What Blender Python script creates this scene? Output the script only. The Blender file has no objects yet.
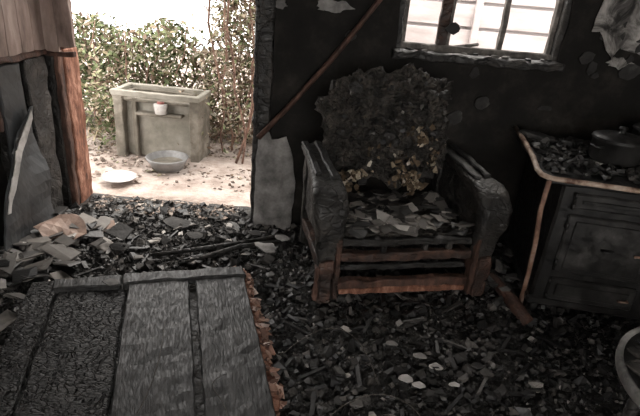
import bpy, bmesh, math, random
from mathutils import Vector, Matrix, noise, Euler
random.seed(7)
R=random.random
def U(a,b): return a+(b-a)*random.random()
D=bpy.data
bpy.context.scene.view_settings.view_transform='Standard'
# ---------------------------------------------------------------- materials
def newmat(name):
    m=D.materials.new(name); m.use_nodes=True
    nt=m.node_tree; b=nt.nodes['Principled BSDF']; return m,nt,b
def ramp(nt,stops):
    r=nt.nodes.new('ShaderNodeValToRGB'); e=r.color_ramp.elements
    e[0].position=stops[0][0]; e[0].color=(*stops[0][1],1)
    e[1].position=stops[-1][0]; e[1].color=(*stops[-1][1],1)
    for p,c in stops[1:-1]:
        x=e.new(p); x.color=(*c,1)
    return r
def coords(nt,scale=(1,1,1)):
    t=nt.nodes.new('ShaderNodeTexCoord'); mp=nt.nodes.new('ShaderNodeMapping')
    mp.inputs['Scale'].default_value=scale
    nt.links.new(t.outputs['Object'],mp.inputs['Vector']); return mp.outputs['Vector']
def noisy(name,stops,scale=8,detail=8,rough=.85,bump=.5,bdist=.01,stretch=(1,1,1),crack=0,crackscale=30,crackstretch=None,rr=None,distort=0,spec=.5):
    m,nt,b=newmat(name); L=nt.links
    v=coords(nt,stretch)
    n=nt.nodes.new('ShaderNodeTexNoise'); n.inputs['Scale'].default_value=scale; n.inputs['Detail'].default_value=detail
    n.inputs['Roughness'].default_value=.65; n.inputs['Distortion'].default_value=distort
    L.new(v,n.inputs['Vector'])
    r=ramp(nt,stops); L.new(n.outputs['Fac'],r.inputs['Fac'])
    L.new(r.outputs['Color'],b.inputs['Base Color'])
    b.inputs['Roughness'].default_value=rough
    b.inputs['Specular IOR Level'].default_value=spec
    n2=nt.nodes.new('ShaderNodeTexNoise'); n2.inputs['Scale'].default_value=scale*4; n2.inputs['Detail'].default_value=6
    L.new(v,n2.inputs['Vector'])
    bp=nt.nodes.new('ShaderNodeBump'); bp.inputs['Strength'].default_value=bump; bp.inputs['Distance'].default_value=bdist
    h=n2.outputs['Fac']
    if crack:
        vo=nt.nodes.new('ShaderNodeTexVoronoi'); vo.feature='DISTANCE_TO_EDGE'; vo.inputs['Scale'].default_value=crackscale
        v2=coords(nt,crackstretch or stretch)
        wn=nt.nodes.new('ShaderNodeTexNoise'); wn.inputs['Scale'].default_value=6; L.new(v2,wn.inputs['Vector'])
        va=nt.nodes.new('ShaderNodeMixRGB'); va.blend_type='ADD'; va.inputs[0].default_value=.12
        L.new(v2,va.inputs[1]); L.new(wn.outputs['Color'],va.inputs[2]); L.new(va.outputs[0],vo.inputs['Vector'])
        mr=nt.nodes.new('ShaderNodeMapRange'); mr.inputs['From Max'].default_value=.12
        L.new(vo.outputs['Distance'],mr.inputs['Value'])
        ma=nt.nodes.new('ShaderNodeMath'); ma.operation='MULTIPLY_ADD'; ma.inputs[1].default_value=crack
        L.new(mr.outputs['Result'],ma.inputs[0]); L.new(h,ma.inputs[2]); h=ma.outputs[0]
    L.new(h,bp.inputs['Height']); L.new(bp.outputs['Normal'],b.inputs['Normal'])
    if rr:
        r2=nt.nodes.new('ShaderNodeMapRange'); r2.inputs['From Min'].default_value=.35; r2.inputs['From Max'].default_value=.65
        r2.inputs['To Min'].default_value=rr[0]; r2.inputs['To Max'].default_value=rr[1]
        L.new(n2.outputs['Fac'],r2.inputs['Value']); L.new(r2.outputs['Result'],b.inputs['Roughness'])
    return m
def island(name,stops,rough=.8,bump=.4,scale=60,spec=.5):
    m,nt,b=newmat(name); L=nt.links
    g=nt.nodes.new('ShaderNodeNewGeometry'); r=ramp(nt,stops)
    L.new(g.outputs['Random Per Island'],r.inputs['Fac'])
    n=nt.nodes.new('ShaderNodeTexNoise'); n.inputs['Scale'].default_value=scale; n.inputs['Detail'].default_value=5
    L.new(coords(nt),n.inputs['Vector'])
    mx=nt.nodes.new('ShaderNodeMix'); mx.data_type='RGBA'; mx.blend_type='MULTIPLY'; mx.inputs[0].default_value=.6
    L.new(r.outputs['Color'],mx.inputs[6]); L.new(n.outputs['Fac'],mx.inputs[7])
    hs=nt.nodes.new('ShaderNodeHueSaturation'); hs.inputs['Value'].default_value=1.3; hs.inputs['Saturation'].default_value=.95
    L.new(mx.outputs[2],hs.inputs['Color'])
    L.new(hs.outputs['Color'],b.inputs['Base Color']); b.inputs['Roughness'].default_value=rough
    b.inputs['Specular IOR Level'].default_value=spec
    bp=nt.nodes.new('ShaderNodeBump'); bp.inputs['Strength'].default_value=bump; bp.inputs['Distance'].default_value=.005
    L.new(n.outputs['Fac'],bp.inputs['Height']); L.new(bp.outputs['Normal'],b.inputs['Normal'])
    return m
g=lambda x,w=0:(x*(1+w),x,x*(1-w))
M={}
M['char']=noisy('charred_wood',[(.3,g(.008)),(.52,g(.024,.1)),(.7,g(.075,.12))],9,rr=(.38,.75),crack=.3,crackscale=16,crackstretch=(1,1,1.6),bump=.8,bdist=.01)
M['charB']=noisy('charred_wood_brown',[(.3,g(.008,.1)),(.5,(.05,.029,.022)),(.72,(.17,.092,.065))],9,rr=(.4,.8),crack=.3,crackscale=16,crackstretch=(1,1,1.6),bump=.8,bdist=.01)
M['charL']=noisy('charred_plank',[(.3,g(.010)),(.5,g(.026,.03)),(.75,g(.075,.04))],7,stretch=(5,1,3),rr=(.36,.7),crack=.12,crackscale=7,crackstretch=(3,1,2),bump=.55,bdist=.006)
M['scale']=noisy('alligator_char',[(.3,g(.006)),(.52,g(.022,.05)),(.72,g(.065,.05))],14,rr=(.33,.6),crack=1.3,crackscale=34,crackstretch=(1,1.5,1),bump=1,bdist=.013)
M['wall']=noisy('sooty_plaster',[(.3,g(.008,.1)),(.5,g(.014,.12)),(.62,g(.028,.14)),(.75,g(.07,.12))],3.2,rough=.85,bump=.6,bdist=.012,spec=.25)
M['wallP']=noisy('peeling_plaster',[(.36,g(.03,.08)),(.46,g(.12,.07)),(.56,g(.33,.07)),(.7,g(.55,.07))],9,rough=.9,bump=.6,bdist=.012,distort=1)
M['floor']=noisy('ash_floor',[(.3,g(.010,.08)),(.5,g(.032,.08)),(.68,g(.08,.08)),(.8,g(.17,.08))],14,rr=(.5,.9),bump=1,bdist=.02)
M['chips']=island('charcoal_chips',[(0,g(.008)),(.6,g(.030,.06)),(.9,g(.08,.08)),(.985,g(.16,.09)),(1,g(.42,.08))],rough=.45)
M['slab']=island('burnt_board_pieces',[(0,g(.03,.08)),(.5,g(.13,.10)),(.8,g(.28,.10)),(1,g(.55,.07))],rough=.7,scale=25)
M['orange']=noisy('exposed_burnt_wood',[(.3,(.05,.022,.014)),(.5,(.24,.10,.06)),(.7,(.48,.26,.18))],14,stretch=(2,2,.7),rough=.8,bump=.6)
M['pale']=island('splintered_wood',[(0,(.08,.042,.03)),(.35,(.30,.15,.10)),(.7,(.52,.33,.25)),(1,(.65,.52,.46))],rough=.85,scale=30)
M['brown']=noisy('scorched_wood',[(.3,(.025,.014,.011)),(.55,(.10,.05,.035)),(.75,(.25,.13,.09))],10,stretch=(2,2,.7),rough=.7,bump=.6)
M['plank']=noisy('smoked_plank',[(.3,(.12,.085,.07)),(.5,(.34,.25,.215)),(.7,(.55,.44,.39))],4,stretch=(2,2,.6),rough=.5,bump=.3)
M['sheet']=noisy('scorched_sheet',[(.3,g(.025,-.05)),(.55,g(.06,-.05)),(.7,g(.13,-.03))],4,rough=.5,bump=.3)
M['white']=noisy('white_plaster',[(.3,g(.2,.05)),(.5,g(.5,.05)),(.7,g(.75,.03))],6,rough=.8,bump=.3)
M['greysheet']=noisy('grey_plaster_sheet',[(.35,g(.07,.05)),(.5,g(.23,.05)),(.7,g(.5,.05))],5,rough=.8,bump=.3)
M['dimplaster']=noisy('smoked_plaster_flakes',[(.35,g(.015,.06)),(.55,g(.04,.06)),(.7,g(.11,.06))],8,rough=.85,bump=.3)
M['foam']=noisy('burnt_upholstery',[(.3,g(.01,.1)),(.5,g(.035,.15)),(.62,g(.085,.16)),(.8,g(.22,.2))],16,rr=(.45,.85),crack=.4,crackscale=18,bump=1,bdist=.025)
M['tuft']=island('scorched_foam_tufts',[(0,(.04,.028,.016)),(.5,(.16,.11,.065)),(.86,(.40,.32,.22)),(1,(.65,.6,.5))],rough=.95,scale=40)
M['enamel']=noisy('scorched_enamel_rail',[(.38,(.12,.055,.035)),(.5,(.45,.32,.24)),(.7,(.70,.6,.52))],12,rough=.5,bump=.2)
M['rustpole']=noisy('rusty_pole',[(.35,(.12,.06,.04)),(.5,(.36,.21,.15)),(.7,(.62,.5,.42))],9,rough=.6,bump=.3)
M['iron']=noisy('sooty_iron',[(.3,g(.006)),(.55,g(.02,.06)),(.75,g(.05,.06))],10,rough=.45,bump=.3,rr=(.32,.6))
M['enamelG']=noisy('sooty_oven_panel',[(.32,g(.008)),(.5,g(.026,.06)),(.64,g(.07,.06)),(.76,g(.2,.06))],7,rough=.45,bump=.3,rr=(.3,.6))
M['frame']=noisy('window_paint',[(.3,g(.04,.1)),(.5,g(.12,.12)),(.7,g(.3,.1))],12,rough=.7,bump=.3)
M['ground']=noisy('dirt_ground',[(.32,(.25,.19,.155)),(.5,(.43,.355,.31)),(.68,(.56,.49,.44))],5,rough=.95,bump=.8,bdist=.03)
M['dirtSpill']=island('dirt_clods_and_light_spill',[(0,(.10,.075,.055)),(.6,(.3,.23,.19)),(1,(.5,.43,.37))],rough=.95)  # real clods outdoors; pale chips at the threshold imitate doorway light
M['conc']=noisy('mossy_concrete',[(.3,(.065,.058,.045)),(.5,(.15,.132,.105)),(.7,(.30,.27,.225))],5,rough=.9,bump=.5)
M['concL']=noisy('pale_concrete',[(.3,(.16,.15,.12)),(.5,(.27,.25,.21)),(.7,(.38,.355,.31))],5,rough=.9,bump=.4)
M['leaf']=island('leaves',[(0,(.045,.055,.025)),(.4,(.13,.16,.07)),(.7,(.25,.28,.14)),(.9,(.36,.29,.18)),(1,(.5,.44,.33))],rough=.7,bump=0,spec=.2)
M['dryleaf']=island('dry_leaves',[(0,(.08,.05,.035)),(.4,(.24,.17,.12)),(.7,(.38,.31,.22)),(.85,(.26,.29,.14)),(1,(.6,.52,.43))],rough=.8,bump=0,spec=.2)
M['bark']=noisy('dry_bark',[(.3,(.08,.045,.035)),(.6,(.28,.17,.125)),(.75,(.4,.28,.22))],14,rough=.9,bump=.5)
M['siding']=noisy('pale_siding',[(.3,(.40,.35,.34)),(.6,(.58,.53,.52)),(.8,(.7,.66,.65))],4,stretch=(.5,1,2),rough=.8,bump=.2)
M['tin']=noisy('basin_metal',[(.3,g(.10,.03)),(.6,g(.24,.02)),(.8,g(.4))],8,rough=.5,bump=.1)
M['wire']=noisy('burnt_wire',[(.3,g(.04,.1)),(.7,g(.14,.15))],20,rough=.5,bump=.1)
M['red']=noisy('red_plastic',[(.3,(.3,.08,.06)),(.7,(.5,.2,.18))],10,rough=.5)
M['brownsheet']=noisy('warped_brown_sheet',[(.3,(.12,.08,.065)),(.55,(.32,.225,.18)),(.75,(.5,.38,.31))],6,rough=.6,bump=.3)

# ---------------------------------------------------------------- mesh builder
class MB:
    def __init__(s): s.v=[];s.f=[];s.m=[];s.mats=[];s.sm=[]
    def mi(s,k):
        if k not in s.mats: s.mats.append(k)
        return s.mats.index(k)
    def add(s,vs,fs,k,smooth=False):
        o=len(s.v); s.v+= [tuple(x) for x in vs]; i=s.mi(k)
        for f in fs: s.f.append([o+j for j in f]); s.m.append(i); s.sm.append(smooth)
    def bm(s,bm,k,mat=None,smooth=False):
        bm.verts.ensure_lookup_table(); bm.verts.index_update()
        vs=[(mat@v.co if mat else v.co)[:] for v in bm.verts]
        s.add(vs,[[v.index for v in f.verts] for f in bm.faces],k,smooth); bm.free()
    def box(s,c,d,k,rot=(0,0,0),seg=.0,amp=0,bev=.006,nscale=14,smooth=False):
        bm=bmesh.new(); bmesh.ops.create_cube(bm,size=1)
        for v in bm.verts: v.co=Vector((v.co.x*d[0],v.co.y*d[1],v.co.z*d[2]))
        if bev: bmesh.ops.bevel(bm,geom=bm.edges[:],offset=min(bev,min(d)*.3),segments=1,affect='EDGES')
        if seg:
            for ax in range(3):
                n=int(d[ax]/seg)
                for i in range(1,min(n,60)):
                    p=Vector((0,0,0)); p[ax]=-d[ax]/2+d[ax]*i/n
                    nn=Vector((0,0,0)); nn[ax]=1
                    bmesh.ops.bisect_plane(bm,geom=bm.verts[:]+bm.edges[:]+bm.faces[:],plane_co=p,plane_no=nn)
        mt=Matrix.Translation(c)@Euler(rot).to_matrix().to_4x4()
        if amp:
            for v in bm.verts:
                w=mt@v.co; v.co+=noise.noise_vector(w*nscale+Vector((3,7,1)))*amp+noise.noise_vector(w*nscale*3)*amp*.4
        s.bm(bm,k,mt,smooth)
    def tube(s,path,rad,k,n=8,smooth=True,amp=0,flat=1):
        P=[Vector(p) for p in path]; vs=[];fs=[]
        for i,p in enumerate(P):
            t=(P[min(i+1,len(P)-1)]-P[max(i-1,0)]).normalized()
            up=Vector((0,0,1)) if abs(t.z)<.9 else Vector((0,1,0))
            a=t.cross(up).normalized(); b=a.cross(t).normalized()
            r=rad[i] if isinstance(rad,(list,tuple)) else rad
            for j in range(n):
                th=2*math.pi*j/n; q=p+a*math.cos(th)*r+b*math.sin(th)*r*flat
                if amp: q+=noise.noise_vector(q*18)*amp
                vs.append(q)
        for i in range(len(P)-1):
            for j in range(n):
                fs.append([i*n+j,i*n+(j+1)%n,(i+1)*n+(j+1)%n,(i+1)*n+j])
        fs.append(list(range(n))[::-1]); fs.append([(len(P)-1)*n+j for j in range(n)])
        s.add(vs,fs,k,smooth)
    def lathe(s,prof,c,k,n=40,smooth=True,caps=True):
        vs=[];fs=[]
        for r,z in prof:
            for j in range(n):
                th=2*math.pi*j/n; vs.append((c[0]+r*math.cos(th),c[1]+r*math.sin(th),c[2]+z))
        for i in range(len(prof)-1):
            for j in range(n): fs.append([i*n+j,i*n+(j+1)%n,(i+1)*n+(j+1)%n,(i+1)*n+j])
        if caps:
            fs.append(list(range(n))[::-1]); fs.append([(len(prof)-1)*n+j for j in range(n)])
        s.add(vs,fs,k,smooth)
    def chip(s,c,d,k,rot=None,jit=.3):
        rot=rot or (U(-.5,.5),U(-.5,.5),U(0,6.28)); m=Euler(rot).to_matrix(); vs=[]
        for x in(-1,1):
            for y in(-1,1):
                for z in(-1,1):
                    p=Vector((x*d[0]*(1+U(-jit,jit)*1.6),y*d[1]*(1+U(-jit,jit)*1.6),z*d[2]*(1+U(-jit,jit))))*.5
                    vs.append(m@p+Vector(c))
        s.add(vs,[[0,1,3,2],[4,6,7,5],[0,4,5,1],[2,3,7,6],[0,2,6,4],[1,5,7,3]],k)
    def lump(s,c,r,k,sub=2):
        bm=bmesh.new(); bmesh.ops.create_icosphere(bm,subdivisions=sub,radius=1); o=Vector((U(0,99),U(0,99),0)); sc=Vector((U(.7,1.3),U(.5,.9),U(.6,1.1)))
        for v in bm.verts:
            q=v.co.copy(); v.co=Vector((q.x*sc.x,q.y*sc.y,q.z*sc.z))*r*(1+.55*noise.noise(q*1.6+o))+Vector(c)
        s.bm(bm,k)
    def sheet(s,poly,k,thick=.008,curl=.0,seg=10,ns=6,fn=None):
        bm=bmesh.new(); vs=[bm.verts.new((p[0],p[1],0)) for p in poly]; f=bm.faces.new(vs)
        xs=[p[0] for p in poly]; ys=[p[1] for p in poly]
        for ax,(lo,hi) in enumerate(((min(xs),max(xs)),(min(ys),max(ys)))):
            for i in range(1,seg):
                p=Vector((0,0,0)); p[ax]=lo+(hi-lo)*i/seg; nn=Vector((0,0,0)); nn[ax]=1
                bmesh.ops.bisect_plane(bm,geom=bm.verts[:]+bm.edges[:]+bm.faces[:],plane_co=p,plane_no=nn)
        r=bmesh.ops.extrude_face_region(bm,geom=bm.faces[:])
        for v in [e for e in r['geom'] if isinstance(e,bmesh.types.BMVert)]: v.co.z+=thick
        for v in bm.verts:
            w=noise.noise(Vector((v.co.x,v.co.y,0))*ns+Vector((0,5,2)))
            v.co.z+=w*curl; v.co.x+=noise.noise(v.co*25)*.012; v.co.y+=noise.noise(v.co*25+Vector((9,9,9)))*.012
            if fn: v.co=Vector(fn(*v.co))
        bmesh.ops.recalc_face_normals(bm,faces=bm.faces[:])
        s.bm(bm,k)
    def obj(s,name,loc=(0,0,0),rz=0,parent=None):
        me=D.meshes.new(name); me.from_pydata(s.v,[],s.f); me.update()
        for k in s.mats: me.materials.append(M[k])
        me.polygons.foreach_set('material_index',s.m); me.polygons.foreach_set('use_smooth',s.sm)
        o=D.objects.new(name,me); bpy.context.scene.collection.objects.link(o)
        o.location=loc; o.rotation_euler=(0,0,rz)
        if parent: o.parent=parent
        return o
def empty(name,loc,rz=0):
    e=D.objects.new(name,None); bpy.context.scene.collection.objects.link(e); e.location=loc; e.rotation_euler=(0,0,rz)
    e.empty_display_size=.1; return e
rad=math.radians
# ---------------------------------------------------------------- room
YW=3.08; XL=-1.72; XR=2.7; TOP=2.5; YB=-1.6
b=MB(); nx,ny=150,160; vs=[];fs=[]
x0,x1,y0,y1=XL-.1,XR+.1,YB,YW+.2
for j in range(ny+1):
    for i in range(nx+1):
        x=x0+(x1-x0)*i/nx; y=y0+(y1-y0)*j/ny
        h=noise.fractal(Vector((x,y,0))*5,.8,2,5)*.014+abs(noise.noise(Vector((x,y,3))*16))*.014
        if y>YW-.1: h*=.4
        vs.append((x,y,h-.012))
for j in range(ny):
    for i in range(nx):
        a=j*(nx+1)+i; fs.append([a,a+1,a+nx+2,a+nx+1])
b.add(vs,fs,'floor'); b.obj('floor')
DL,DR=-1.64,-.46; WL,WR,WZ,WT=.36,1.32,1.17,2.1
b=MB(); T=.18; yc=YW+T/2
def seg(b,xa,xb,za,zb,k='wall',y=yc,t=T): b.box(((xa+xb)/2,y,(za+zb)/2),(xb-xa,t,zb-za),k,seg=.12,amp=.014,bev=0,nscale=6)
seg(b,XL-.15,DL,-.05,TOP); seg(b,DR,WL,-.05,TOP); seg(b,DL,DR,2.05,TOP)
seg(b,WL,WR,-.05,WZ); seg(b,WL,WR,WT,TOP); seg(b,WR,XR+.15,-.05,TOP)
wb=b.obj('wall_back')
b=MB()
def patch(cx,cz,w,h,k='wallP',n=22,off=.0):
    poly=[]
    for i in range(n):
        th=2*math.pi*i/n; r=U(.7,1.12); poly.append((w/2*r*math.cos(th),h/2*r*math.sin(th)))
    b.sheet(poly,k,thick=.006,curl=.004,seg=6,fn=lambda x,y,z:(cx+x,YW-.018-z-off,cz+y))
patch(1.58,1.52,.30,.5); patch(1.76,1.46,.36,.42); patch(2.1,1.6,.5,.5); patch(1.66,1.22,.16,.07); patch(1.95,1.32,.2,.12)
patch(-.02,1.39,.22,.08,'greysheet'); patch(-.33,1.38,.1,.06,'greysheet')
for i in range(20): patch(U(1.45,2.3),U(1.05,1.6),U(.04,.16),U(.03,.12),'dimplaster',10)
for i in range(8): patch(U(-.35,1.4),U(.8,1.4),U(.05,.12),U(.03,.1),'dimplaster',9)
b.obj('plaster_patches',parent=wb)
b=MB()
b.box((XL-.12,(YB+YW)/2,TOP/2-.02),(.1,YW-YB,TOP+.06),'wall',seg=.2,amp=.015,bev=0,nscale=5)
for y in (2.98,2.62,2.27,1.9,1.5,1.1,.7,.2,-.3,-.8,-1.3):
    b.box((XL-.035,y,TOP/2),(.07,.06,TOP),'char',seg=.06,amp=.016,nscale=9)
b.obj('wall_left')
b=MB()
y=3.0
for i in range(9):
    w=.12
    b.box((XL+.03,y-w/2,1.03+.6+U(-.01,.01)),(.024,w-.003,1.2),'plank',seg=.08,amp=.006,nscale=10,bev=.003); y-=w
b.box((XL+.035,2.48,1.02),(.04,1.04,.03),'brown',seg=.06,amp=.012)
for x,zb in ((-1.645,1.0),(-1.555,1.03)):
    b.box((x,3.0,zb+.62),(.088,.024,1.2),'plank',seg=.08,amp=.006,nscale=10,bev=.003)
b.box((-1.6,3.0,1.01),(.18,.03,.03),'brown',seg=.04,amp=.012)
b.obj('plank_panel')
b=MB()
b.box((XL+.03,2.36,.80),(.03,.035,.45),'orange',seg=.05,amp=.014); b.box((XL+.03,2.48,.85),(.03,.03,.36),'brown',seg=.05,amp=.014)
b.box((XL+.03,2.27,.86),(.03,.03,.3),'orange',seg=.05,amp=.014)
b.box((XL+.03,2.86,.5),(.03,.2,1.0),'char',seg=.05,amp=.014)
b.box((XL+.03,2.62,.62),(.02,.2,.75),'sheet',seg=.05,amp=.01)
b.obj('charred_studs')
b=MB()
poly=[(2.70,.02),(2.72,.76),(2.66,.75),(2.56,.62),(2.46,.56),(2.37,.43),(2.28,.28),(2.22,.14),(2.2,.02)]
b.sheet(poly,'sheet',thick=.01,curl=.05,seg=14,ns=4,fn=lambda x,y,z:(XL+.12-y*.08+z,x,y))
poly2=[(2.66,.755),(2.56,.63),(2.46,.57),(2.37,.44),(2.28,.29),(2.30,.29),(2.39,.41),(2.49,.53),(2.59,.59),(2.67,.70)]
b.sheet(poly2,'white',thick=.004,curl=.03,seg=8,ns=4,fn=lambda x,y,z:(XL+.145-y*.08+z,x,y))
b.obj('leaning_sheet')
b=MB(); b.box((XR+.06,(YB+YW)/2,TOP/2-.02),(.12,YW-YB,TOP+.06),'wall',seg=.25,amp=.015,bev=0,nscale=5); b.obj('wall_right')
b=MB()
b.box(((XL+XR)/2,.8,TOP+.06),(XR-XL+.3,4.9,.05),'wall',seg=.25,amp=.015,bev=0,nscale=5)
for i in range(8): b.box((XL+.2+i*.6,.8,TOP+.0),(.06,4.7,.09),'char',seg=.12,amp=.012)
b.obj('unseen_ceiling')  # unseen, added and closed over to cut daylight in the room
b=MB(); yb=YB-.09
seg(b,XL-.15,-1.0,-.05,TOP,y=yb); seg(b,1.9,XR+.15,-.05,TOP,y=yb); seg(b,-1.0,1.9,2.3,TOP,y=yb); seg(b,-1.0,1.9,-.05,.5,y=yb)
b.obj('unseen_wall_front')  # unseen, added to cut light from behind; opening lets some in
b=MB()
b.box((XL+.02,YW-.035,.51),(.07,.06,1.02),'char',seg=.05,amp=.01,nscale=12)
b.box((DL-.015,YW-.025,.51),(.05,.05,1.02),'brown',seg=.04,amp=.01,nscale=12)
b.box((DL+.005,YW+.09,.51),(.025,.17,1.02),'orange',seg=.04,amp=.008,nscale=12)
b.box((DL+.0,YW+.09,1.54),(.03,.16,1.04),'brown',seg=.06,amp=.008,nscale=12)
b.box((DR+.03,YW+.07,1.02),(.07,.22,2.06),'char',seg=.05,amp=.012,nscale=12)
b.box((DR+.06,YW-.02,1.02),(.09,.05,2.06),'char',seg=.05,amp=.012,nscale=12)
b.box(((DL+DR)/2,YW+.07,2.08),(DR-DL+.1,.2,.08),'char',seg=.06,amp=.012)
b.box(((DL+DR)/2,YW+.08,.0),(DR-DL,.2,.02),'char',seg=.06,amp=.012)
b.obj('door_1_frame')
b=MB()
b.box(((WL+WR)/2,YW-.01,WZ+.0),(WR-WL+.04,.10,.045),'char',seg=.04,amp=.014,nscale=14)
b.box(((WL+WR)/2,YW+.08,WZ+.04),(WR-WL,.06,.04),'frame',seg=.05,amp=.006)
for x in (WL+.01,WR-.01): b.box((x,YW+.07,1.63),(.04,.1,.94),'char',seg=.05,amp=.008)
for x,w,k in ((WL+.045,.025,'frame'),(.635,.06,'charB'),(.675,.02,'frame'),(.985,.03,'frame'),(WR-.045,.025,'frame')):
    b.box((x,YW+.09,1.63),(w,.04,.9),k,seg=.05,amp=.006,bev=.003)
b.box(((WL+WR)/2,YW+.08,WT-.02),(WR-WL,.06,.05),'char',seg=.05,amp=.006)
b.box(((WL+WR)/2,YW+.09,1.7),(WR-WL,.03,.03),'frame',seg=.05,amp=.004)
for i in range(10): b.chip((U(WL+.05,WR-.05),YW-.01+U(-.02,.02),WZ+.028),(U(.02,.04),U(.02,.03),U(.01,.015)),'slab' if R()<.3 else 'chips',rot=(0,0,U(0,6)))
b.box((.78,YW+.07,1.235),(.16,.02,.02),'frame',rot=(0,-.2,0),seg=.04,amp=.003)
b.obj('window_1')
b=MB()
poly=[(-.43,.0),(-.19,.0),(-.17,.3),(-.20,.48),(-.25,.62),(-.33,.60),(-.37,.66),(-.43,.58)]
b.sheet(poly,'greysheet',thick=.01,curl=.03,seg=10,ns=5,fn=lambda x,y,z:(x,YW-.045-z-(.66-y)*.1,y))
b.obj('plasterboard_sheet')
b=MB()
P=[Vector((-.42,3.02,.60)).lerp(Vector((.56,2.95,1.98)),t/10)+Vector((0,0,-.07*math.sin(t/10*3.14))) for t in range(11)]
b.tube(P,.016,'brown',n=8,smooth=True,amp=.006); b.obj('fallen_batten')

# ---------------------------------------------------------------- debris
deb=empty('charcoal_debris',(0,0,0))
b=MB()
for i in range(38000):
    x=U(XL+.03,XR-.04); y=U(.2,YW-.05)
    if i%5==0: x=max(XL+.03,XL+.03+abs(random.gauss(0,.35)))
    if i%40==0: x,y=U(DL+.05,DR-.05),U(YW-.05,YW+.12)
    s_=min(.042,.005+random.expovariate(1/.007))
    b.chip((x,y,s_*.25+U(0,.01)),(s_*U(.8,1.5),s_*U(.6,1.1),s_*U(.4,1.0)),'chips',rot=(U(-.8,.8),U(-.8,.8),U(0,6.3)),jit=.4)
for i in range(150):
    x=U(XL+.15,1.2); y=U(1.0,YW-.2); b.chip((x,y,.018),(U(.06,.16),U(.01,.022),U(.008,.016)),'chips',rot=(U(-.1,.1),U(-.15,.15),U(0,6.3)),jit=.15)
for i in range(260):
    b.lump((U(XL+.15,1.6),U(1.0,YW-.15),.008),U(.012,.032),'char',2)
b.obj('chips',parent=deb)
b=MB()
def slab(x,y,z,l,w,t,k='slab',tilt=.25): b.chip((x,y,z),(l,w,t),k,rot=(U(-tilt,tilt),U(-tilt,tilt),U(0,6.3)),jit=.35)
for i in range(120): 
    x=XL+.08+abs(random.gauss(0,.18)); y=U(1.7,2.75); slab(x,y,.03+U(0,.08),U(.05,.13),U(.04,.09),U(.006,.014),'slab' if R()<.5 else 'chips',.4)
for i in range(40): slab(U(-1.3,1.1),U(1.2,3.0),.025,U(.02,.06),U(.02,.04),U(.005,.01),'slab' if R()<.3 else 'chips')
for i in range(60): slab(U(-1.4,-.3),U(2.4,3.05),.03,U(.02,.06),U(.02,.04),U(.005,.012),'slab' if R()<.4 else 'chips')
for i in range(40): slab(U(.95,1.15),U(2.25,2.8),.03+U(0,.1),U(.03,.1),U(.02,.05),U(.01,.03),'chips')
for i in range(250): slab(U(DL+.1,DR-.1),U(3.0,3.24),.012,U(.01,.035),U(.01,.03),U(.004,.01),'dirtSpill')  # pale chips painted in as doorway light spilling on the floor
b.obj('board_fragments',parent=deb)
b=MB()
def flat(cx,cy,cz,r,k,tilt=(.1,.1),curl=.02,asp=.7,rz=0):
    n=9; poly=[(r*math.cos(6.283*i/n)*U(.8,1.15),r*asp*math.sin(6.283*i/n)*U(.8,1.15)) for i in range(n)]
    m=Matrix.Translation((cx,cy,cz))@Euler((tilt[0],tilt[1],rz)).to_matrix().to_4x4()
    b.sheet(poly,k,thick=.006,curl=curl,seg=6,ns=8,fn=lambda x,y,z:m@Vector((x,y,z)))
flat(-1.46,2.52,.11,.15,'brownsheet',(.35,.15),.08,.8)
flat(-1.32,2.70,.05,.09,'brownsheet',(.2,-.2),.04)
flat(-1.34,2.30,.06,.08,'white',(.15,.1),.02,.5)
flat(-1.13,2.5,.03,.06,'dimplaster'); flat(-1.55,2.2,.08,.10,'greysheet',(.2,.3)); flat(-1.56,2.0,.06,.08,'greysheet',(.3,.2)); flat(-1.5,1.85,.06,.07,'greysheet',(.2,.2))
flat(-.3,2.62,.05,.075,'greysheet',(.15,.1),.03); flat(-.22,2.75,.05,.05,'greysheet'); flat(-.95,1.98,.14,.04,'greysheet')
flat(.42,1.63,.03,.03,'white'); flat(.5,1.78,.03,.03,'greysheet'); flat(-.4,2.8,.04,.05,'dimplaster'); flat(.47,1.6,.03,.025,'white');flat(.75,1.75,.03,.03,'dimplaster')
flat(.56,1.72,.03,.03,'white'); flat(.38,1.85,.03,.025,'greysheet'); flat(.62,1.62,.03,.02,'white')
flat(-.9,2.85,.04,.09,'dimplaster'); flat(-.75,2.7,.04,.06,'dimplaster')
b.obj('plaster_fragments',parent=deb)
b=MB()
b.tube([(1.10,2.12,.03),(1.06,2.25,.05),(1.0,2.45,.08)],[.03,.035,.03],'brown',n=10,amp=.01)
b.tube([(-.9,2.45,.03),(-.55,2.62,.035),(-.2,2.8,.04)],[.014,.018,.014],'char',n=8,amp=.008)
b.tube([(-.75,2.38,.03),(-.45,2.6,.05),(-.22,2.7,.05)],[.012,.015,.012],'char',n=8,amp=.008)
b.obj('charred_sticks',parent=deb)
b=MB()
def arc(pts,n=24,r=.0016):
    P=[Vector(p) for p in pts]; out=[]
    for i in range(n+1):
        t=i/n; a,b_,c,d=P; out.append(a*(1-t)**3+b_*3*t*(1-t)**2+c*3*t*t*(1-t)+d*t**3)
    b.tube(out,r,'wire',n=5)
arc([(-.62,1.75,.13),(-.55,1.5,.3),(-.5,1.4,.2),(-.56,1.2,.13)]); arc([(-.1,1.7,.05),(.1,1.95,.12),(.25,1.9,.06),(.3,1.6,.02)])
arc([(-.3,1.45,.14),(-.4,1.3,.2),(-.2,1.3,.2),(-.25,1.15,.13)]); arc([(.1,1.4,.02),(.3,1.6,.1),(.5,1.4,.1),(.45,1.3,.02)])
b.obj('burnt_wires',parent=deb)

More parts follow.
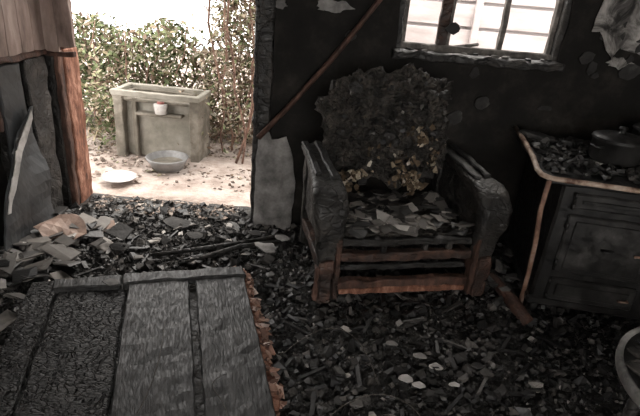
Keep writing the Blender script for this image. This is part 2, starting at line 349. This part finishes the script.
# ---------------------------------------------------------------- fallen door
b=MB(); W=1.0; X0=-.5
def fx(a,c): return X0+W*(a+c)/2, W*(c-a)
z=.085
b.box((0,0,z-.03),(W-.03,1.02,.022),'char',seg=.07,amp=.008)
cx,w=fx(0,.115); b.box((cx,-.0,z+.004),(w,1.04,.038),'scale',seg=.04,amp=.008)
cx,w=fx(.125,.42); b.box((cx,-.04,z-.004),(w,.94,.026),'scale',seg=.04,amp=.008)
cx,w=fx(.43,.715); b.box((cx,-.045,z+.012),(w-.006,.95,.034),'charL',seg=.04,amp=.006,bev=.004)
cx,w=fx(.74,.985); b.box((cx,-.045,z+.010),(w-.006,.95,.034),'charL',seg=.04,amp=.007,bev=.004)
cx,w=fx(.10,.40); b.box((cx,.47,z+.016),(w,.085,.036),'charL',seg=.04,amp=.007)
cx,w=fx(.405,.99); b.box((cx,.47,z+.022),(w,.085,.038),'charL',seg=.04,amp=.007)
for i in range(260):
    q=U(.008,.022); b.chip((X0+W+random.gauss(.006,.012),U(-.4,.5),U(.03,.092)),(q*U(.6,1.6),q*U(.8,2.6),q*.6),'pale',rot=(U(-.5,.5),U(-.5,.5),U(-.4,.4)),jit=.5)
b.box((X0+W-.010,.05,z-.02),(.05,.92,.035),'orange',seg=.03,amp=.014,nscale=18)
for i in range(14): b.chip((X0+W+U(-.12,0),.49+U(-.02,.02),.105),(.03,.02,.015),'pale',jit=.5)
for a,y,zz in ((-.35,.3,.02),(.35,-.35,.02),(-.3,-.4,.02),(.3,.35,.02)): b.box((a,y,zz),(.2,.06,.04),'char',seg=.05,amp=.01)
b.obj('fallen_door',(-.69,1.61,.012),rad(17))

# ---------------------------------------------------------------- armchair
ch=empty('burnt_armchair',(.47,2.27,0),rad(13))
def arm(side):
    b=MB(); x=.42*side
    path=[(.66,.64),(.5,.635),(.35,.62),(.2,.605),(.1,.595),(.03,.57),(-.01,.52),(-.01,.45),(.005,.36),(.015,.26),(.02,.16),(.02,.07),(.02,.0)]
    wid=[.11,.12,.13,.15,.165,.17,.17,.155,.135,.12,.11,.105,.10]
    th=[.05,.055,.06,.07,.08,.09,.10,.09,.075,.065,.06,.06,.06]
    out=[0,.0,0,.0,.005,.01,.01,.008,.0,0,0,0,0]
    N=4; pp=[];
    for i in range(len(path)-1):
        for j in range(N):
            t=j/N; pp.append([path[i][q]*(1-t)+path[i+1][q]*t for q in (0,1)]+[wid[i]*(1-t)+wid[i+1]*t, th[i]*(1-t)+th[i+1]*t, out[i]*(1-t)+out[i+1]*t])
    pp.append([*path[-1],wid[-1],th[-1],0])
    vs=[];fs=[];n=20
    for i,(y,z_,w,t_,o) in enumerate(pp):
        a=pp[max(i-1,0)]; c=pp[min(i+1,len(pp)-1)]; ty,tz=c[0]-a[0],c[1]-a[1]; l=math.hypot(ty,tz); ty/=l;tz/=l
        ny_,nz_=tz,-ty
        for j in range(n):
            th_=2*math.pi*j/n; cx=math.copysign(abs(math.cos(th_))**.55,math.cos(th_)); cz=math.copysign(abs(math.sin(th_))**.6,math.sin(th_))
            gr=.014*math.exp(-(cx*2.5)**2) if math.sin(th_)<0 else 0
            hh=cz*t_/2+gr
            p=Vector((x+side*o+cx*w/2, y-ny_*hh, z_-nz_*hh))
            p+=noise.noise_vector(p*10)*.012+noise.noise_vector(p*32)*.004
            p.z=max(p.z,0)
            vs.append(p)
    for i in range(len(pp)-1):
        for j in range(n): fs.append([i*n+j,i*n+(j+1)%n,(i+1)*n+(j+1)%n,(i+1)*n+j])
    fs.append(list(range(n))[::-1]); fs.append([(len(pp)-1)*n+j for j in range(n)])
    b.add(vs,fs,'char',True)
    b.box((x-side*.035,.38,.655),(.04,.5,.018),'charL',rot=(.06,0,0),seg=.04,amp=.008)
    b.box((x+side*.04,.40,.655),(.035,.46,.018),'charL',rot=(.06,0,0),seg=.04,amp=.008)
    b.box((x,.36,.42),(.035,.58,.32),'char',seg=.05,amp=.014)
    b.box((x,.34,.16),(.05,.6,.07),'charB',seg=.05,amp=.012)
    b.box((x,.63,.33),(.06,.06,.62),'char',seg=.05,amp=.012)
    b.box((x-side*.045,-.005,.24),(.025,.06,.42),'charB' if side<0 else 'brown',seg=.04,amp=.012)
    b.box((x+side*.05,.0,.12),(.02,.05,.2),'brown',seg=.04,amp=.01)
    b.box((x+side*.01,-.015,.13),(.07,.03,.24),'charB',seg=.04,amp=.01)
    return b
arm(-1).obj('arm_left',parent=ch); arm(1).obj('arm_right',parent=ch)
b=MB()
b.box((0,.02,.095),(.76,.05,.055),'brown',seg=.04,amp=.01); b.box((0,-.005,.065),(.70,.015,.035),'orange',seg=.03,amp=.008)
b.box((0,.03,.255),(.76,.05,.05),'charB',seg=.04,amp=.012)
b.box((0,.03,.335),(.76,.04,.035),'char',seg=.04,amp=.01)
b.box((0,.05,.175),(.72,.025,.03),'char',seg=.04,amp=.008)
for x in (-.12,.1,.24): b.box((x,.03,.29),(.03,.03,.08),'char',seg=.03,amp=.008)
b.box((0,.58,.2),(.78,.05,.08),'char',seg=.05,amp=.01)
b.obj('frame_rails',parent=ch)
b=MB()
b.box((0,.34,.33),(.76,.56,.06),'foam',seg=.03,amp=.03,nscale=9)
for i in range(150): b.chip((U(-.33,.33),U(.06,.50),.375+U(0,.03)),(U(.03,.12),U(.03,.09),U(.004,.012)),'slab' if R()<.65 else 'chips',rot=(U(-.35,.35),U(-.35,.35),U(0,6.3)))
b.obj('seat',parent=ch)
b=MB()
for x in (-.3,-.1,.1,.3): b.box((x*.95,.61,.72),(.045,.035,.62),'char',seg=.05,amp=.012)
b.box((0,.62,1.0),(.68,.05,.06),'char',seg=.05,amp=.016); b.box((0,.58,.5),(.68,.04,.05),'char',seg=.05,amp=.014)
b.obj('back_frame',parent=ch)
b=MB()
bm=bmesh.new(); bmesh.ops.create_icosphere(bm,subdivisions=6,radius=1)
for v in bm.verts:
    c=v.co.copy()
    sx=math.copysign(abs(c.x)**.6,c.x)*.36; sz=math.copysign(abs(c.z)**.65,c.z)*.30; sy=c.y*.08
    p=Vector((sx,sy,sz))
    f=noise.fractal(p*7+Vector((2,1,8)),.7,2.1,6); f2=noise.fractal(p*16,.6,2.2,4)
    p+=c*(f*.06)+c*(abs(f2)*.04)
    for ox,oz,rx,rz_ in ((.0,-.24,.12,.2),(-.18,-.3,.1,.1),(.2,-.25,.08,.12)):
        d=math.hypot((p.x-ox)/rx,(p.z-oz)/rz_)
        if d<1 and c.y<0: p.y+=.1*(1-d)
    v.co=Vector((p.x,p.y+.545+p.z*.04,p.z+.79))
b.bm(bm,'foam',smooth=False)
for i in range(80):
    x=U(-.29,.29); zz=U(.62,1.02)
    b.lump((x,.465+U(-.015,.03),zz),U(.015,.04),'foam' if R()<.8 else 'char',2)
b.obj('back_upholstery',parent=ch)
b=MB()
def tuft(cx,cy,cz,n,sx,sz,k='tuft',s0=.008,s1=.028):
    for i in range(n):
        q=U(s0,s1); b.chip((cx+max(-.3,min(.3,random.gauss(0,sx))),cy+random.gauss(0,.015),cz+random.gauss(0,sz)),(q,q*.6,q*.9),k,rot=(U(0,6),U(0,6),U(0,6)),jit=.6)
tuft(-.22,.44,.53,60,.05,.03); tuft(.1,.44,.56,40,.03,.05); tuft(.16,.41,.78,30,.03,.03); tuft(-.27,.43,.46,25,.03,.03); tuft(.17,.44,.48,35,.04,.03)
tuft(-.05,.42,.66,14,.1,.05); tuft(.26,.44,.66,18,.02,.05)
tuft(.0,.44,.86,80,.15,.09,'chips',.010,.024); tuft(0,.54,1.05,40,.15,.01,'chips',.012,.03)
b.obj('foam_tufts',parent=ch)

# ---------------------------------------------------------------- wood stove
st=empty('wood_stove',(1.0,2.20,0),rad(-8))
b=MB()
b.box((.62,.42,.755),(1.16,.78,.03),'iron',seg=.08,amp=.006)
b.box((.66,.43,.42),(1.06,.74,.64),'iron',seg=.1,amp=.005,bev=.012)
b.box((.66,.43,.09),(1.10,.76,.05),'iron',seg=.1,amp=.005,bev=.012)
for x in (.18,1.14):
    for y in (.12,.74): b.tube([(x,y,.1),(x-.01,y-.01,.05),(x-.02,y-.02,0)],[.035,.025,.03],'iron',n=10)
for x,y,r in ((.45,.3,.11),(.8,.3,.11),(.45,.6,.1),(.8,.6,.1)):
    b.lathe([(r,0),(r,.006),(r-.01,.009),(.0,.009)],(x,y,.77),'iron',n=30)
b.obj('body',parent=st)
b=MB()
# oven column: flue door, oven door, ash drawer; firebox column beside it
for x,w,zs in ((.40,.44,((.665,.09),(.435,.33),(.18,.14))),(.84,.36,((.665,.09),(.50,.20),(.26,.24)))):
    for zc,h in zs:
        b.box((x,.052,zc),(w-.02,.026,h-.014),'enamelG',seg=.04,amp=.003,bev=.010)
        b.box((x,.037,zc),(w-.09,.012,max(.02,h-.07)),'enamelG',seg=.05,amp=.002,bev=.006)
        for hz in (-.3,.3): b.tube([(x-w/2+.012,.036,zc+h*hz-.015),(x-w/2+.012,.036,zc+h*hz+.015)],.008,'iron',n=8)
        b.tube([(x+w/2-.05,.045,zc),(x+w/2-.05,.015,zc),(x+w/2-.10,.012,zc)],.006,'rustpole',n=7)
for i in range(5): b.box((.84,.028,.19+i*.03),(.22,.01,.012),'iron',bev=.003)
b.lathe([(.03,0),(.03,.008),(.001,.01)],(.40,.03,.435),'iron',n=20)
b.box((1.10,.055,.42),(.12,.02,.58),'enamelG',bev=.006)
b.obj('oven_doors',parent=st)
b=MB()
rail=[(.03,.84,.80),(.025,.5,.795),(.015,.25,.79),(.0,.08,.785),(.01,.02,.78),(.05,-.005,.775),(.2,-.01,.775),(.5,-.012,.77),(.9,-.01,.77),(1.2,-.01,.77)]
b.tube(rail,.013,'enamel',n=10,amp=.003)
b.tube([(.045,.01,.77),(.05,.03,.6),(.08,.06,.4),(.1,.10,.2),(.11,.12,0)],[.012,.013,.013,.012,.013],'rustpole',n=10,amp=.003)
for p in ((.03,.8),(.015,.25)): b.tube([(p[0],p[1],.79),(p[0]+.06,p[1],.75)],.008,'iron',n=6)
for x in (.25,.6,1.0): b.tube([(x,-.01,.772),(x,.05,.75)],.008,'iron',n=6)
b.obj('guard_rail',parent=st)
b=MB()
for i in range(420): b.chip((U(.06,1.15),U(.08,.8),.780+U(0,.015)),(U(.01,.05),U(.01,.035),U(.005,.02)),'chips')
for i in range(40): b.lump((U(.08,.6),U(.15,.8),.775),U(.015,.035),'char')
b.box((.13,.68,.80),(.2,.12,.02),'dimplaster',rot=(0,.1,.2),seg=.03,amp=.012)
b.obj('ash_layer',parent=st)
def pot(name,loc,r,h,rz,lid=True):
    b=MB()
    b.lathe([(r*.9,0),(r,.015),(r,h-.01),(r+.008,h),(r+.004,h+.004)],(0,0,0),'iron')
    if lid: 
        b.lathe([(r+.006,h+.002),(r+.004,h+.01),(r*.75,h+.022),(r*.3,h+.03),(.016,h+.031),(.012,h+.045),(.022,h+.052),(.02,h+.062),(.001,h+.064)],(0,0,0),'iron')
    b.tube([(-r,0,h*.7),(-r-.05,0,h*.78),(-r-.13,0,h*.82)],[.012,.009,.012],'iron',n=8)
    b.tube([(r,-.03,h*.7),(r+.035,-.02,h*.72),(r+.035,.02,h*.72),(r,.03,h*.7)],.006,'iron',n=6)
    b.obj(name,loc,rz)
pot('saucepan',(1.48,2.50,.80),.125,.11,rad(200))
pot('saucepan',(1.80,2.74,.80),.11,.12,rad(30))

# ---------------------------------------------------------------- round table
b=MB(); 
b.lathe([(.30,-.03),(.345,-.03),(.35,-.02),(.35,.004),(.343,.01),(.335,.01),(.331,.0)],(0,0,.5),'greysheet',n=64,caps=False)
b.lathe([(.333,-.002),(.001,-.002)],(0,0,.5),'iron',n=64,caps=False)
for i in range(9):
    x=-.29+i*.072; hw=math.sqrt(max(.0,.322**2-x*x)); b.box((x,0,.503),(.064,2*hw-.03,.008),'char',seg=.06,amp=.003,bev=.002)
for a in range(4):
    th=a*math.pi/2+.6; c,s=math.cos(th),math.sin(th)
    b.tube([(.24*c,.24*s,.48),(.25*c,.25*s,.25),(.27*c,.27*s,0)],[.022,.02,.016],'char',n=10,amp=.004)
b.lathe([(.25,.44),(.27,.44),(.27,.48),(.25,.48)],(0,0,0),'char',n=40)
b.obj('round_table',(1.30,1.15,.0),.4)

# ---------------------------------------------------------------- outdoors
b=MB(); vs=[];fs=[]; n=90
for j in range(n+1):
    for i in range(n+1):
        x=-8+16*i/n; y=YW+.19+8*j/n; vs.append((x,y,-.02+noise.fractal(Vector((x,y,0))*1.5,.8,2,4)*.02))
for j in range(n):
    for i in range(n):
        a=j*(n+1)+i; fs.append([a,a+1,a+n+2,a+n+1])
b.add(vs,fs,'ground',True)
for i in range(1800):
    x=U(-2.6,-.3); y=min(5,max(3.6,random.gauss(4.4,.38))); q=U(.008,.03)
    b.chip((x,y,-.014),(q,q*.8,q*.3),'dirtSpill' if R()<.8 else 'dryleaf')
b.obj('ground')
b=MB()   # solid concrete trough: thick walls, recessed pale front panel, basin in the top
b.box((-.33,0,.27),(.08,.34,.56),'conc',seg=.08,amp=.008); b.box((.33,0,.27),(.08,.34,.56),'conc',seg=.08,amp=.008)
b.box((0,.14,.28),(.62,.06,.54),'conc',seg=.08,amp=.008); b.box((0,-.07,.26),(.60,.04,.52),'concL',seg=.08,amp=.008)
for y in (-.155,.155): b.box((0,y,.56),(.76,.05,.045),'concL',seg=.08,amp=.006)
for x in (-.355,.355): b.box((x,0,.56),(.05,.30,.045),'concL',seg=.08,amp=.006)
b.box((0,0,.50),(.62,.28,.02),'conc',seg=.08,amp=.004)
b.box((-.20,-.12,.26),(.04,.04,.52),'conc',seg=.08,amp=.004)
b.box((.02,-.125,.395),(.40,.09,.025),'conc',seg=.08,amp=.004)
b.obj('concrete_washstand',(-1.45,4.32,-.02),rad(-3))
b=MB()
b.lathe([(.04,0),(.05,.0),(.058,.08),(.05,.085)],(0,0,0),'white',n=20); b.lathe([(.03,.085),(.03,.10),(.001,.10)],(0,0,0),'red',n=16)
b.obj('paint_tin',(-1.42,4.175,.39))
b=MB()
b.lathe([(.001,.01),(.11,.01),(.15,.08),(.165,.10),(.175,.095),(.16,.07),(.12,.0),(.001,.0)],(0,0,0),'tin',n=40,caps=False)
b.lathe([(.001,.05),(.135,.05)],(0,0,0),'conc',n=30,caps=False)
b.obj('wash_basin',(-1.31,3.95,-.01))
b=MB()
b.lathe([(.001,.0),(.08,.0),(.13,.02),(.128,.025),(.07,.008),(.001,.008)],(0,0,0),'white',n=36,caps=False); b.obj('enamel_plate',(-1.58,3.60,-.005))
b=MB()
def hedge_top(x): return .88+.12*math.sin(x*2.3)+.08*math.sin(x*7)+(.9 if x>-1.15 else 0)
def leaf(p,s,k='leaf'):
    m=Euler((U(-1,1),U(-1,1),U(0,6.3))).to_matrix()
    q=[m@Vector(c)*s+p for c in ((-1,0,0),(0,-.45,.1),(1,0,0),(0,.45,.1))]
    b.add(q,[[0,1,2,3]],k)
N=0
while N<26000:
    x=U(-4.2,0.3); y=U(4.75,5.6); z=U(0,1.9)
    if z>hedge_top(x)+noise.noise(Vector((x*3,y*2,z*3)))*.3: continue
    if noise.noise(Vector((x*4,y*4,z*4)))<-.35: continue
    leaf(Vector((x,y,z)),U(.018,.05),'dryleaf' if R()<.2+.5*(x>-1.3) else 'leaf'); N+=1
for i in range(3000):
    x=-.80+random.gauss(0,.18); y=U(4.2,4.8); z=U(.05,1.9)
    if noise.noise(Vector((x*5,y*5,z*5)))>-.15: leaf(Vector((x,y,z)),U(.012,.033),'dryleaf' if R()<.85 else 'leaf')
for i in range(700):
    leaf(Vector((-2.04+random.gauss(0,.07),U(4.2,4.7),abs(random.gauss(.3,.3)))),U(.015,.04),'dryleaf' if R()<.4 else 'leaf')
for i in range(60):
    x=U(-3.6,-.2); y=U(4.75,5.3); z=0; P=[Vector((x,y,z))]
    for k in range(7):
        P.append(P[-1]+Vector((U(-.1,.1),U(-.06,.06),U(.12,.22))))
        if P[-1].z>hedge_top(P[-1].x): break
    b.tube(P,[.010*(1-.1*k) for k in range(len(P))],'bark',n=5)
for x0_,dx in ((-.78,.02),(-.88,-.02),(-.66,.0),(-.95,.01),(-.72,-.02),(-.9,.03)):
    P=[Vector((x0_,U(4.15,4.6),0))]
    for k in range(12): P.append(P[-1]+Vector((dx+U(-.04,.04),U(-.02,.02),.16)))
    b.tube(P,U(.006,.013),'bark',n=7,amp=.005)
b.obj('garden_hedge')
b=MB()
for i in range(9): b.box((2.2,6.6,.14+i*.29),(5.4,.03,.25),'siding',rot=(.08,0,0),bev=.003)
b.box((2.2,6.7,1.3),(5.4,.1,2.6),'siding')
for x in (.4,1.7,3.0): b.box((x,6.55,1.3),(.08,.05,2.6),'siding')
b.obj('neighbour_siding_building')

# ---------------------------------------------------------------- light & camera
w=D.worlds.new('World'); bpy.context.scene.world=w; w.use_nodes=True
bg=w.node_tree.nodes['Background']; bg.inputs[0].default_value=(1,.96,.92,1); bg.inputs[1].default_value=4.8
sun=D.lights.new('sun_haze','SUN'); sun.energy=2.5; sun.angle=rad(25); sun.color=(1,.93,.85)
so=D.objects.new('sun_haze',sun); bpy.context.scene.collection.objects.link(so); so.rotation_euler=(rad(-28),rad(12),0); so.location=(0,5,6)
cam=D.cameras.new('Camera'); cam.lens=28.125; cam.sensor_width=36; cam.clip_start=.02
co=D.objects.new('Camera',cam); bpy.context.scene.collection.objects.link(co)
p=rad(24); t=rad(5)
R0=Vector((1,0,0)); U0=Vector((0,math.sin(p),math.cos(p))); Fw=Vector((0,math.cos(p),-math.sin(p)))
rt=R0*math.cos(t)+U0*math.sin(t); up=-R0*math.sin(t)+U0*math.cos(t); bk=-Fw
co.matrix_world=Matrix(((rt.x,up.x,bk.x,0),(rt.y,up.y,bk.y,0),(rt.z,up.z,bk.z,1.5),(0,0,0,1)))
bpy.context.scene.camera=co
